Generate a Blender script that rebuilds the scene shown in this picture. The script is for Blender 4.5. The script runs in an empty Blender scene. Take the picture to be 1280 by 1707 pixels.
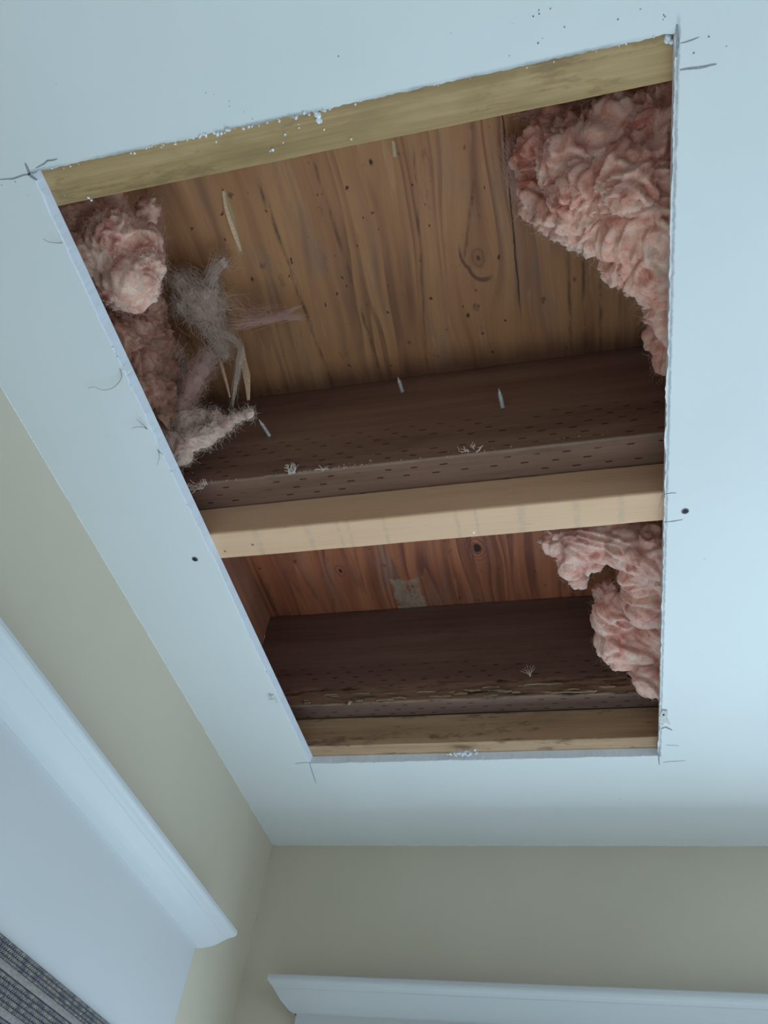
import bpy, bmesh, math, random
from mathutils import Vector, Matrix, noise

random.seed(7)
scene = bpy.context.scene
COL = scene.collection

# ------------------------------------------------------------------ camera
F_PX = 1257.693                      # focal length in pixels of the 1280x1707 frame
CAM = Vector((0.0, 0.0, 1.5))
RX = Vector((0.97225956, -0.09321752, -0.21452703))
RY = Vector((0.20745171, 0.76733009, 0.60676875))
RZ = Vector((0.10805157, -0.63444072, 0.76538215))
cam_data = bpy.data.cameras.new('camera')
cam = bpy.data.objects.new('camera', cam_data)
COL.objects.link(cam)
cam_data.sensor_fit = 'HORIZONTAL'
cam_data.sensor_width = 36.0
cam_data.lens = F_PX * 36.0 / 1280.0
cam_data.clip_start = 0.02
cam.matrix_world = Matrix((
    (RX.x, -RX.y, -RX.z, CAM.x),
    (RY.x, -RY.y, -RY.z, CAM.y),
    (RZ.x, -RZ.y, -RZ.z, CAM.z),
    (0, 0, 0, 1)))
scene.camera = cam

# ------------------------------------------------------------------ world, light, exposure
world = bpy.data.worlds.new('overcast_sky')
scene.world = world
world.use_nodes = True
bg = world.node_tree.nodes['Background']
bg.inputs[0].default_value = (0.72, 0.88, 1.0, 1)
bg.inputs[1].default_value = 1.0
LIGHT_COL = (0.575, 0.825, 1.0)


def area_light(name, loc, rot, sx, sy, power, col=LIGHT_COL):
    l = bpy.data.lights.new(name, 'AREA')
    l.shape = 'RECTANGLE'; l.size = sx; l.size_y = sy; l.energy = power; l.color = col
    o = bpy.data.objects.new(name, l); COL.objects.link(o)
    o.location = loc; o.rotation_euler = rot
    return o


# daylight arriving through the room's window openings
area_light('far_door_daylight', (0.45, 2.02, 0.98), (math.radians(-78), 0, 0), 1.8, 1.85, 37)
area_light('left_window_daylight', (-0.99, 0.45, 1.2), (0, math.radians(-62), 0), 0.8, 1.9, 60)
area_light('right_window_daylight', (3.4, -0.9, 1.25), (0, math.radians(90), 0), 1.7, 3.2, 23)
scene.view_settings.view_transform = 'Standard'
scene.view_settings.look = 'None'
scene.view_settings.gamma = 1.0
scene.view_settings.use_curve_mapping = False
scene.view_settings.exposure = -0.08

# ------------------------------------------------------------------ measures
CZ = 2.44            # ceiling underside
CT = 2.4565          # top of the drywall
DK = 2.825           # underside of the plywood deck
JB = 2.535           # underside of the joists
HX0, HX1, HY0, HY1 = -0.592, 0.171, 0.155, 1.459
WXL, WYF = -0.798, 1.832


def at(u, v, z):
    """world point at height z seen where the photograph has (u, v)"""
    a, b = u - 640.0, v - 853.5
    d = Vector((RX.x*a + RX.y*b + RX.z*F_PX, RY.x*a + RY.y*b + RY.z*F_PX, RZ.x*a + RZ.y*b + RZ.z*F_PX))
    return CAM + d * ((z - CAM.z) / d.z)


def at_y(u, v, y):
    a, b = u - 640.0, v - 853.5
    d = Vector((RX.x*a + RX.y*b + RX.z*F_PX, RY.x*a + RY.y*b + RY.z*F_PX, RZ.x*a + RZ.y*b + RZ.z*F_PX))
    return CAM + d * ((y - CAM.y) / d.y)


def px(p):
    """metres per photograph pixel at p"""
    d = p - CAM
    return (RX.z*d.x + RY.z*d.y + RZ.z*d.z) / F_PX


# ------------------------------------------------------------------ helpers
def tag(o, label=None, cat=None, group=None, kind=None):
    if label: o['label'] = label
    if cat: o['category'] = cat
    if group: o['group'] = group
    if kind: o['kind'] = kind
    return o


def empty(name, loc=(0, 0, 0)):
    o = bpy.data.objects.new(name, None); COL.objects.link(o)
    o.location = loc; o.empty_display_size = 0.05
    return o


def link(name, bm, mats, parent=None, smooth=False, origin=None):
    """one object out of a bmesh given in world coordinates"""
    bmesh.ops.recalc_face_normals(bm, faces=bm.faces[:]) if not smooth == 'keep' else None
    me = bpy.data.meshes.new(name)
    base = Vector((0, 0, 0))
    if parent is not None:
        base = parent['_o'] if False else parent_origin(parent)
    if origin is not None and parent is None:
        base = Vector(origin)
    bmesh.ops.translate(bm, verts=bm.verts[:], vec=-base)
    bm.to_mesh(me); bm.free()
    if smooth:
        for p in me.polygons: p.use_smooth = True
    for m in (mats if isinstance(mats, (list, tuple)) else [mats]): me.materials.append(m)
    o = bpy.data.objects.new(name, me); COL.objects.link(o)
    if parent is not None: o.parent = parent
    else: o.location = base
    return o


def parent_origin(p):
    v = Vector(p.location)
    while p.parent is not None:
        p = p.parent; v = v + Vector(p.location)
    return v


def box(bm, x0, x1, y0, y1, z0, z1, mat=0):
    vs = [bm.verts.new(c) for c in ((x0, y0, z0), (x1, y0, z0), (x1, y1, z0), (x0, y1, z0),
                                    (x0, y0, z1), (x1, y0, z1), (x1, y1, z1), (x0, y1, z1))]
    for f in ((0, 3, 2, 1), (4, 5, 6, 7), (0, 1, 5, 4), (1, 2, 6, 5), (2, 3, 7, 6), (3, 0, 4, 7)):
        bm.faces.new([vs[i] for i in f]).material_index = mat
    return vs


def lumber(x0, x1, y0, y1, z0, z1, r=0.003, wob=0.0008, axis='x', seed=0, seg=48):
    """a board with eased arrises and a slightly uneven sawn edge"""
    bm = bmesh.new()
    if axis == 'x': a0, a1, b0, b1 = x0, x1, y0, y1
    else: a0, a1, b0, b1 = y0, y1, x0, x1
    prof = []
    for cx, cz, s in ((b0+r, z0+r, 180), (b1-r, z0+r, 270), (b1-r, z1-r, 0), (b0+r, z1-r, 90)):
        for k in range(4):
            a = math.radians(s + 30*k); prof.append((cx + r*math.cos(a), cz + r*math.sin(a)))
    rings = []
    for i in range(seg+1):
        t = a0 + (a1-a0)*i/seg
        ring = []
        for j, (b, z) in enumerate(prof):
            n = noise.noise(Vector((t*9, (j//4)*3.7, seed)))*wob + noise.noise(Vector((t*40, (j//4)*5.1, seed+9)))*wob*0.5
            n2 = noise.noise(Vector((t*8, (j//4)*2.9, seed+5)))*wob
            ring.append(bm.verts.new((t, b+n, z+n2) if axis == 'x' else (b+n, t, z+n2)))
        rings.append(ring)
    m = len(prof)
    for i in range(seg):
        for j in range(m):
            bm.faces.new((rings[i][j], rings[i][(j+1) % m], rings[i+1][(j+1) % m], rings[i+1][j]))
    bm.faces.new(rings[0]); bm.faces.new(rings[-1][::-1])
    return bm


def tube(bm, pts, r0, r1=None, n=5, mat=0):
    if r1 is None: r1 = r0
    pts = [Vector(p) for p in pts]
    rings = []
    for i, p in enumerate(pts):
        d = (pts[min(i+1, len(pts)-1)] - pts[max(i-1, 0)])
        if d.length < 1e-9: d = Vector((0, 0, 1))
        d.normalize()
        a = d.orthogonal().normalized(); b = d.cross(a)
        if rings:
            a = (pa - d*pa.dot(d))
            a = a.normalized() if a.length > 1e-6 else d.orthogonal().normalized()
            b = d.cross(a)
        pa = a
        r = r0 + (r1-r0)*i/(len(pts)-1)
        rings.append([bm.verts.new(p + (a*math.cos(2*math.pi*k/n) + b*math.sin(2*math.pi*k/n))*r) for k in range(n)])
    for i in range(len(rings)-1):
        for k in range(n):
            bm.faces.new((rings[i][k], rings[i][(k+1) % n], rings[i+1][(k+1) % n], rings[i+1][k])).material_index = mat
    bm.faces.new(rings[0][::-1]).material_index = mat; bm.faces.new(rings[-1]).material_index = mat


# ------------------------------------------------------------------ node helper
class NT:
    def __init__(self, name, rough=0.8, spec=0.2):
        self.mat = bpy.data.materials.new(name); self.mat.use_nodes = True
        self.nt = self.mat.node_tree; self.bsdf = self.nt.nodes['Principled BSDF']
        self.bsdf.inputs['Roughness'].default_value = rough
        self.bsdf.inputs['Specular IOR Level'].default_value = spec
        g = self.nt.nodes.new('ShaderNodeNewGeometry'); self.pos = g.outputs['Position']; self.geo = g
        s = self.nt.nodes.new('ShaderNodeSeparateXYZ'); self.nt.links.new(self.pos, s.inputs[0])
        self.x, self.y, self.z = s.outputs

    def put(self, sock, v):
        if isinstance(v, (int, float)): sock.default_value = v
        elif isinstance(v, tuple): sock.default_value = v if len(v) == len(sock.default_value) else (*v, 1)
        else: self.nt.links.new(v, sock)

    def m(self, op, a, b=None, c=None, clamp=False):
        n = self.nt.nodes.new('ShaderNodeMath'); n.operation = op; n.use_clamp = clamp
        for i, v in enumerate((a, b, c)):
            if v is not None: self.put(n.inputs[i], v)
        return n.outputs[0]

    def add(self, a, b): return self.m('ADD', a, b)
    def sub(self, a, b): return self.m('SUBTRACT', a, b)
    def mul(self, a, b): return self.m('MULTIPLY', a, b)

    def vec(self, x, y, z):
        n = self.nt.nodes.new('ShaderNodeCombineXYZ')
        for i, v in enumerate((x, y, z)): self.put(n.inputs[i], v)
        return n.outputs[0]

    def noise(self, v, scale=1.0, detail=3.0, rough=0.55, dist=0.0):
        n = self.nt.nodes.new('ShaderNodeTexNoise')
        self.put(n.inputs['Vector'], v); n.inputs['Scale'].default_value = scale
        n.inputs['Detail'].default_value = detail; n.inputs['Roughness'].default_value = rough
        n.inputs['Distortion'].default_value = dist
        return n.outputs['Fac']

    def step(self, v, lo, hi, a=0.0, b=1.0):
        n = self.nt.nodes.new('ShaderNodeMapRange'); n.interpolation_type = 'SMOOTHSTEP'
        self.put(n.inputs['Value'], v)
        for k, q in (('From Min', lo), ('From Max', hi), ('To Min', a), ('To Max', b)): self.put(n.inputs[k], q)
        return n.outputs[0]

    def ramp(self, f, stops):
        n = self.nt.nodes.new('ShaderNodeValToRGB'); self.put(n.inputs[0], f)
        e = n.color_ramp.elements
        while len(e) < len(stops): e.new(0.5)
        for i, (p, c) in enumerate(stops): e[i].position = p; e[i].color = (*c, 1)
        return n.outputs[0]

    def mix(self, f, a, b, mode='MIX'):
        n = self.nt.nodes.new('ShaderNodeMix'); n.data_type = 'RGBA'; n.blend_type = mode
        self.put(n.inputs[0], f); self.put(n.inputs[6], a); self.put(n.inputs[7], b)
        return n.outputs[2]

    def bump(self, h, strength=0.3, dist=0.002):
        n = self.nt.nodes.new('ShaderNodeBump'); n.inputs['Strength'].default_value = strength
        n.inputs['Distance'].default_value = dist; self.put(n.inputs['Height'], h)
        self.nt.links.new(n.outputs[0], self.bsdf.inputs['Normal'])

    def out(self, col): self.put(self.bsdf.inputs['Base Color'], col); return self.mat


def paint(name, col, var=0.03, rough=0.6, fine=0.15, scale=2.5):
    n = NT(name, rough, 0.25)
    f = n.noise(n.pos, scale, 3)
    c = n.mix(n.step(f, 0.3, 0.7), tuple(v*(1-var) for v in col), tuple(min(1, v*(1+var)) for v in col))
    n.bump(n.noise(n.pos, 220, 3), fine, 0.0008)
    return n.out(c)


def flat(name, col, rough=0.7, spec=0.2, metal=0.0):
    n = NT(name, rough, spec); n.bsdf.inputs['Metallic'].default_value = metal
    f = n.noise(n.pos, 300, 2)
    return n.out(n.mix(n.step(f, 0.3, 0.7), tuple(v*0.85 for v in col), tuple(min(1, v*1.15) for v in col)))


# ceiling paint: soot and frayed grey paper right along the saw cut, a few specks
n = NT('ceiling_paint', 0.55, 0.25)
f = n.noise(n.pos, 1.6, 3)
c = n.mix(n.step(f, 0.3, 0.7), (0.74, 0.74, 0.735), (0.79, 0.79, 0.785))
ry = n.noise(n.vec(0.0, n.y, 0.0), 60, 4, 0.7)
dist_r = n.sub(n.x, n.add(HX1, n.mul(ry, 0.006)))
soot = n.mul(n.step(n.m('ABSOLUTE', dist_r), 0.0002, 0.0032, 1, 0), n.step(n.y, HY1+0.005, HY1-0.0, 0, 1))
soot = n.mul(soot, n.step(n.y, HY0-0.02, HY0-0.005, 0, 1))
dist_n = n.sub(n.add(HY0, n.mul(n.noise(n.vec(n.x, 0.0, 0.0), 70, 4, 0.7), -0.004)), n.y)
soot2 = n.mul(n.step(dist_n, -0.002, 0.0025, 1, 0), n.step(n.noise(n.vec(n.x, 0.0, 3.0), 9, 2), 0.35, 0.6))
soot2 = n.mul(soot2, n.mul(n.step(n.x, HX1+0.002, HX1, 0, 1), n.step(n.x, HX0, HX0+0.004, 0, 1)))
soot2 = n.mul(soot2, n.step(n.y, HY0+0.01, HY0+0.02, 1, 0))
soot = n.mul(soot, n.step(n.noise(n.vec(0.0, n.y, 7.0), 45, 3, 0.7), 0.25, 0.6, 0.35, 1.0))
c = n.mix(n.mul(n.m('MAXIMUM', soot, soot2), 0.65), c, (0.22, 0.21, 0.22))
sp = n.noise(n.pos, 70, 1.5, 0.5)
c = n.mix(n.mul(n.step(sp, 0.79, 0.83), 0.5), c, (0.4, 0.38, 0.36))
n.bump(n.noise(n.pos, 160, 4), 0.12, 0.001)
M_CEIL = n.out(c)
n = NT('gypsum_core', 0.9, 0.1)
M_GYP = n.out(n.mix(n.noise(n.pos, 90, 3), (0.68, 0.70, 0.77), (0.78, 0.80, 0.85)))
M_WALL = paint('greige_wall_paint', (0.615, 0.54, 0.43), 0.025, 0.5, 0.25)
M_TRIM = paint('white_trim_paint', (0.56, 0.56, 0.57), 0.01, 0.35, 0.04)
M_FLOOR = paint('pale_floor', (0.69, 0.685, 0.67), 0.05, 0.5)
M_DARK = flat('dark_hole', (0.035, 0.03, 0.035), 0.6)
M_CRUMB = flat('white_gypsum_crumb', (0.8, 0.8, 0.82), 0.9)
M_FIBRE = flat('paper_fibre', (0.33, 0.31, 0.28), 0.9)
M_CUT = flat('knife_score', (0.30, 0.30, 0.32), 0.9)
M_CAULK = flat('caulk', (0.83, 0.83, 0.82), 0.6)
M_STEEL = flat('zinc_screw', (0.75, 0.75, 0.74), 0.35, 0.6, 0.35)
M_SPLINTER = flat('pale_splinter', (0.88, 0.56, 0.36), 0.8)


def plywood(name, cols, knots, patches=(), lines=(), dirt_y=None, seed=0.0, streak=0.8, swirls=()):
    n = NT(name, 0.62, 0.25)
    x, y = n.x, n.y
    xw = n.add(x, n.mul(n.sub(n.noise(n.vec(n.mul(x, 3.0), n.mul(y, 1.1), seed), 1.6, 2), 0.5), 0.07))
    ringmask, core = 0.0, 0.0
    for kx, ky, s, a, rr in knots:
        dx = n.sub(x, kx); dy = n.sub(y, ky)
        q = n.add(n.m('POWER', n.m('DIVIDE', dx, s), 2.0), n.m('POWER', n.m('DIVIDE', dy, s*2.2), 2.0))
        g = n.m('EXPONENT', n.mul(q, -1.0))
        xw = n.sub(xw, n.mul(n.mul(dx, g), a))
        r = n.m('SQRT', n.add(n.m('POWER', dx, 2.0), n.m('POWER', n.mul(dy, 0.62), 2.0)))
        r = n.add(r, n.mul(n.sub(n.noise(n.pos, 38, 3, 0.6), 0.5), rr*0.7))
        w = n.step(n.m('SINE', n.mul(r, 2*math.pi/0.0085)), 0.0, 1.0)
        ringmask = n.m('MAXIMUM', ringmask, n.mul(n.mul(w, n.step(r, rr*0.6, rr*1.25, 1, 0)), 0.6))
        core = n.m('MAXIMUM', core, n.step(r, rr*0.16, rr*0.34, 1, 0))
    g1 = n.noise(n.vec(n.mul(xw, 13.0), n.mul(y, 0.9), seed), 1.0, 3)
    g2 = n.noise(n.vec(n.mul(xw, 140.0), n.mul(y, 5.0), seed+3), 1.0, 4, 0.6)
    c = n.ramp(n.add(n.mul(g1, 0.75), n.mul(g2, 0.25)), [(0.30, cols[0]), (0.47, cols[1]), (0.62, cols[2]), (0.75, cols[3])])
    # thin dark growth lines that run with the grain
    g3 = n.noise(n.vec(n.mul(xw, 9.0), n.mul(y, 0.55), seed+8), 1.0, 2.5)
    saw = n.m('FRACT', n.mul(g3, 11.0))
    ln = n.mul(n.step(saw, 0.0, 0.8, 0, 1), n.step(saw, 0.9, 1.0, 1, 0))
    br = n.step(n.noise(n.vec(n.mul(x, 9.0), n.mul(y, 3.0), seed+1), 1.0, 3), 0.38, 0.66)
    c = n.mix(n.mul(n.mul(n.m('POWER', ln, 2.5), br), streak), c, cols[4])
    c = n.mix(ringmask, c, cols[4])
    c = n.mix(core, c, tuple(v*0.35 for v in cols[4]))
    bl = n.noise(n.vec(n.mul(x, 16.0), n.mul(y, 3.5), seed+31), 1.0, 5, 0.7)
    c = n.mix(n.mul(n.step(bl, 0.50, 0.72), 0.5), c, (0.27, 0.19, 0.16))
    bl = n.noise(n.vec(n.mul(x, 60.0), n.mul(y, 6.0), seed+41), 1.0, 4, 0.7)
    c = n.mix(n.mul(n.step(bl, 0.60, 0.75), 0.4), c, cols[3])
    # dark blotches and mildew dots
    b = n.noise(n.vec(n.mul(x, 30.0), n.mul(y, 9.0), seed+5), 1.0, 4, 0.7)
    c = n.mix(n.mul(n.step(b, 0.60, 0.78), 0.6), c, cols[4])
    sp = n.noise(n.vec(n.mul(x, 95.0), n.mul(y, 60.0), seed+6), 1.0, 1.2)
    c = n.mix(n.mul(n.step(sp, 0.73, 0.78), 0.85), c, tuple(v*0.3 for v in cols[4]))
    sp = n.noise(n.vec(n.mul(x, 36.0), n.mul(y, 24.0), seed+16), 1.0, 3.0)
    c = n.mix(n.mul(n.step(sp, 0.68, 0.76), 0.6), c, tuple(v*0.6 for v in cols[4]))
    for lx0, ly0, lx1, ly1, w_, k_ in lines:          # cracks and peeled veneer strips
        t = n.m('DIVIDE', n.sub(y, ly0), (ly1-ly0))
        xc = n.add(lx0, n.mul(t, lx1-lx0))
        wob = n.mul(n.sub(n.noise(n.vec(0.0, n.mul(y, 20.0), seed), 1.0, 3), 0.5), 0.008)
        d = n.m('ABSOLUTE', n.sub(n.sub(x, xc), wob))
        on = n.mul(n.step(t, -0.03, 0.05), n.step(t, 0.9, 1.05, 1, 0))
        ww = n.mul(w_, n.add(0.3, n.noise(n.vec(0.0, n.mul(y, 30.0), 5.0), 1.0, 3)))
        dark = k_[0] < 0.2 and w_ > 0.0015
        mk = n.mul(n.step(n.sub(d, ww), -0.004 if dark else -0.0008, 0.004 if dark else 0.0012, 1, 0), on)
        if dark: mk = n.mul(mk, n.step(n.noise(n.vec(n.mul(x, 90.0), n.mul(y, 16.0), 9.0), 1.0, 4, 0.7), 0.36, 0.62))
        c = n.mix(n.mul(mk, 0.8 if dark else 0.9), c, k_)
    for x0, x1, y0, y1, k_ in patches:                 # scraped pale patches
        wx = n.add(x, n.mul(n.sub(n.noise(n.pos, 22, 4, 0.7), 0.5), 0.07))
        wy = n.add(y, n.mul(n.sub(n.noise(n.vec(y, x, 3.0), 20, 4, 0.7), 0.5), 0.08))
        mk = n.mul(n.mul(n.step(wx, x0, x0+0.003), n.step(wx, x1-0.003, x1, 1, 0)), n.mul(n.step(wy, y0, y0+0.003), n.step(wy, y1-0.003, y1, 1, 0)))
        mk = n.mul(mk, n.step(n.noise(n.vec(n.mul(x, 60.0), n.mul(y, 25.0), 0.0), 1.0, 5, 0.75), 0.30, 0.62))
        c = n.mix(n.mul(mk, 0.85), c, k_)
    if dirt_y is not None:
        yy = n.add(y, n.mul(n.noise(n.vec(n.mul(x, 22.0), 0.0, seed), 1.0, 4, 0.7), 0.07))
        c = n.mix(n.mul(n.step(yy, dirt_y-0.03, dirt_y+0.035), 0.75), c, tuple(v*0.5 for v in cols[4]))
    for kx, ky, r0, r1, k_ in swirls:
        dx = n.sub(x, kx); dy = n.sub(y, ky)
        rr_ = n.m('SQRT', n.add(n.m('POWER', dx, 2.0), n.m('POWER', n.mul(dy, 0.75), 2.0)))
        ang = n.m('ARCTAN2', dy, n.mul(dx, -1.0))                    # open ring: swings from the left round the far side
        tgt = n.add(r0, n.mul(n.m('ABSOLUTE', n.sub(ang, 0.7)), r1))
        wd = n.add(0.0025, n.mul(n.noise(n.pos, 55, 3), 0.004))
        mk = n.mul(n.step(n.m('ABSOLUTE', n.sub(rr_, tgt)), n.mul(wd, 0.3), wd, 1, 0), n.step(n.m('ABSOLUTE', n.sub(ang, 0.7)), 1.0, 1.6, 1, 0))
        c = n.mix(n.mul(mk, 0.75), c, k_)
        halo = n.step(rr_, 0.004, 0.022, 1, 0)
        c = n.mix(n.mul(halo, 0.45), c, (0.26, 0.11, 0.06))
    n.bump(n.add(g2, n.mul(ln, -0.5)), 0.35, 0.0015)
    return n.out(c)


MARKS = ((425, 890, 0.004), (513, 885, 0.004), (563, 880, 0.0025), (580, 880, 0.0025), (641, 878, 0.0025), (762, 870, 0.0025), (794, 865, 0.002), (869, 860, 0.0045), (961, 855, 0.004), (1035, 850, 0.0035))


def board(name, cols, axis='x', seed=0.0, incised=False, marks=0.0, rot=None, gscale=1.0, streak=0.0, rough=0.7, edge=None):
    """sawn lumber with its grain along one axis"""
    n = NT(name, rough, 0.2)
    a, b = (n.x, n.y) if axis == 'x' else (n.y, n.x)
    g1 = n.noise(n.vec(n.mul(a, 1.6*gscale), n.mul(b, 26.0*gscale), n.add(n.mul(n.z, 26.0*gscale), seed)), 1.0, 3)
    g2 = n.noise(n.vec(n.mul(a, 6.0), n.mul(b, 260.0), n.add(n.mul(n.z, 260.0), seed)), 1.0, 3, 0.6)
    c = n.ramp(n.add(n.mul(g1, 0.7), n.mul(g2, 0.3)), [(0.32, cols[0]), (0.5, cols[1]), (0.68, cols[2])])
    bl = n.noise(n.vec(n.mul(a, 5.0), n.mul(b, 12.0), n.add(n.mul(n.z, 12.0), seed+4)), 1.0, 4, 0.65)
    c = n.mix(n.mul(n.step(bl, 0.52, 0.75), 0.45), c, cols[3])
    if streak:
        s = n.noise(n.vec(n.mul(a, 9.0), n.mul(b, 40.0), n.add(n.mul(n.z, 40.0), seed+14)), 1.0, 5, 0.75)
        c = n.mix(n.mul(n.step(s, 0.54, 0.66), streak), c, tuple(v*0.35 for v in cols[3]))
    if marks:                                           # grey handling marks across the board
        mk_ = 0.0
        for u_, v_, h_ in MARKS:
            xm = at(u_, v_, CT).x
            d_ = n.m('ABSOLUTE', n.add(n.sub(a, xm), n.mul(n.sub(n.noise(n.vec(0.0, n.mul(b, 60.0), n.mul(n.z, 60.0)), 1.0, 2), 0.5), 0.003)))
            mk_ = n.m('MAXIMUM', mk_, n.step(d_, h_*0.5, h_*2.2, 1, 0))
        mk_ = n.mul(mk_, n.step(n.z, CT+0.003, CT+0.006, 1, 0))
        w = n.noise(n.vec(n.mul(a, 90.0), n.mul(b, 90.0), n.mul(n.z, 90.0)), 1.0, 3)
        c = n.mix(n.mul(n.mul(mk_, n.step(w, 0.2, 0.7)), marks), c, (0.25, 0.25, 0.24))
        sm = n.noise(n.vec(n.mul(a, 22.0), n.mul(b, 130.0), n.add(n.mul(n.z, 130.0), 4.0)), 1.0, 3)
        c = n.mix(n.mul(n.step(sm, 0.68, 0.76), 0.55), c, (0.2, 0.19, 0.19))
    if incised:                                         # rows of short preservative incisions
        v = n.add(n.mul(n.z, 66.0), n.mul(b, 66.0))
        row = n.m('FLOOR', v)
        u = n.add(n.mul(a, 20.0), n.mul(row, 0.37))
        u = n.add(u, n.mul(n.noise(n.vec(n.mul(a, 8.0), row, 0.0), 1.0, 1), 0.5))
        fu = n.m('ABSOLUTE', n.sub(n.m('FRACT', u), 0.5)); fv = n.m('ABSOLUTE', n.sub(n.m('FRACT', v), 0.5))
        mk = n.mul(n.step(fu, 0.09, 0.15, 1, 0), n.step(fv, 0.05, 0.12, 1, 0))
        lim = n.step(n.noise(n.vec(n.mul(a, 7.0), n.mul(row, 0.6), seed), 1.0, 2), 0.40, 0.50)
        zl = n.step(n.z, JB+0.09, JB+0.13, 1, 0)
        inc = n.mul(n.mul(mk, lim), zl)
        c = n.mix(n.mul(inc, 0.85), c, tuple(v_*0.15 for v_ in cols[3]))
    if rot is not None:                                 # pale scraped and decayed band low on the face
        z0, col = rot
        s = n.noise(n.vec(n.mul(a, 11.0), n.mul(b, 40.0), n.mul(n.z, 90.0)), 1.0, 5, 0.72)
        lim = n.step(n.sub(n.z, n.mul(n.sub(n.noise(n.vec(n.mul(a, 8.0), 0.0, 0.0), 1.0, 3), 0.5), 0.05)), z0-0.006, z0+0.006, 1, 0)
        lim = n.mul(lim, n.step(n.y, 1.371, 1.374, 1, 0))
        cc = n.ramp(s, [(0.36, tuple(v_*0.12 for v_ in col)), (0.46, col), (0.64, tuple(min(1, v_*1.5) for v_ in col))])
        c = n.mix(n.mul(lim, 0.9), c, cc)
    if edge is not None:                                # rubbed arris
        z0, y0, col = edge
        d = n.add(n.m('ABSOLUTE', n.sub(n.z, z0)), n.m('ABSOLUTE', n.sub(n.y, y0)))
        s = n.noise(n.vec(n.mul(a, 14.0), 0.0, 2.0), 1.0, 4, 0.7)
        c = n.mix(n.mul(n.step(n.sub(d, n.mul(s, 0.014)), -0.006, 0.0, 1, 0), 0.8), c, col)
    n.bump(g2, 0.25, 0.001)
    return n.out(c)


M_PLY_NEAR = plywood('aged_plywood_golden',
    [(0.35, 0.145, 0.066), (0.51, 0.232, 0.108), (0.60, 0.295, 0.138), (0.70, 0.40, 0.215), (0.17, 0.062, 0.046)],
    [(at(797, 430, DK).x, at(797, 430, DK).y, 0.05, 0.8, 0.013),
     (at(618, 270, DK).x, at(618, 270, DK).y, 0.02, 0.6, 0.008),
     (at(420, 465, DK).x, at(420, 465, DK).y, 0.02, 0.5, 0.007),
     (at(780, 526, DK).x, at(780, 526, DK).y, 0.02, 0.5, 0.008)],
    lines=[(at(789, 300, DK).x, at(789, 300, DK).y, at(774, 432, DK).x, at(774, 432, DK).y, 0.0025, (0.12, 0.05, 0.04)),
           (-0.013, 0.10, -0.019, 0.62, 0.0013, (0.03, 0.018, 0.015)),
           (at(373, 318, DK).x, at(373, 318, DK).y, at(402, 425, DK).x, at(402, 425, DK).y, 0.006, (0.52, 0.40, 0.22)),
           (at(655, 235, DK).x, at(655, 235, DK).y, at(658, 262, DK).x, at(658, 262, DK).y, 0.003, (0.6, 0.48, 0.3)),
           (at(430, 300, DK).x, at(430, 300, DK).y, at(560, 660, DK).x, at(560, 660, DK).y, 0.0035, (0.09, 0.04, 0.025)),
           (at(520, 260, DK).x, at(520, 260, DK).y, at(640, 640, DK).x, at(640, 640, DK).y, 0.003, (0.08, 0.04, 0.03)),
           (at(690, 250, DK).x, at(690, 250, DK).y, at(712, 620, DK).x, at(712, 620, DK).y, 0.002, (0.10, 0.05, 0.03)),
           (at(948, 410, DK).x, at(948, 410, DK).y, at(950, 590, DK).x, at(950, 590, DK).y, 0.003, (0.08, 0.04, 0.025)),
           (at(972, 430, DK).x, at(972, 430, DK).y, at(974, 590, DK).x, at(974, 590, DK).y, 0.003, (0.08, 0.04, 0.025)),
           (at(1000, 450, DK).x, at(1000, 450, DK).y, at(1000, 590, DK).x, at(1000, 590, DK).y, 0.003, (0.08, 0.04, 0.025))],
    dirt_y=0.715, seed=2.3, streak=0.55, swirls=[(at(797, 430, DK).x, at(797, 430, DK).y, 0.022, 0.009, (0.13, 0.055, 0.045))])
M_PLY_FAR = plywood('aged_plywood_red',
    [(0.26, 0.085, 0.045), (0.44, 0.145, 0.072), (0.55, 0.20, 0.095), (0.64, 0.30, 0.15), (0.13, 0.045, 0.033)],
    [(at(795, 913, DK).x, at(795, 913, DK).y, 0.05, 0.8, 0.034),
     (at(567, 951, DK).x, at(567, 951, DK).y, 0.035, 0.7, 0.014),
     (at(684, 985, DK).x, at(684, 985, DK).y, 0.03, 0.6, 0.020)],
    patches=[(at(655, 985, DK).x, at(705, 985, DK).x, at(680, 963, DK).y, 1.40, (0.42, 0.34, 0.25))],
    seed=7.1, streak=0.7)
M_JOIST = board('treated_joist_brown', [(0.215, 0.115, 0.082), (0.295, 0.162, 0.117), (0.36, 0.212, 0.155), (0.145, 0.072, 0.053)],
                seed=1.0, incised=True, edge=(JB, 0.7155, (0.36, 0.24, 0.18)))
M_JOIST2 = board('treated_joist_dark', [(0.155, 0.086, 0.067), (0.20, 0.115, 0.09), (0.245, 0.148, 0.116), (0.11, 0.06, 0.048)],
                 seed=5.0, incised=True, rot=(JB+0.046, (0.25, 0.15, 0.10)))
M_RIM = board('rim_board_wood', [(0.34, 0.15, 0.09), (0.42, 0.19, 0.12), (0.50, 0.24, 0.15), (0.22, 0.10, 0.07)], axis='y', seed=3.0)
M_PINE_NEAR = board('pine_olive', [(0.29, 0.18, 0.08), (0.42, 0.265, 0.125), (0.56, 0.365, 0.19), (0.23, 0.155, 0.075)], seed=6.0, gscale=1.0, streak=0.32)
M_PINE_MID = board('pine_pale', [(0.66, 0.395, 0.235), (0.73, 0.445, 0.28), (0.78, 0.49, 0.325), (0.62, 0.37, 0.205)], seed=8.0, marks=0.25, rough=0.6)
M_PINE_FAR = board('pine_stained', [(0.32, 0.19, 0.11), (0.44, 0.27, 0.16), (0.56, 0.37, 0.22), (0.20, 0.12, 0.085)], seed=9.0, streak=0.6)

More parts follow.
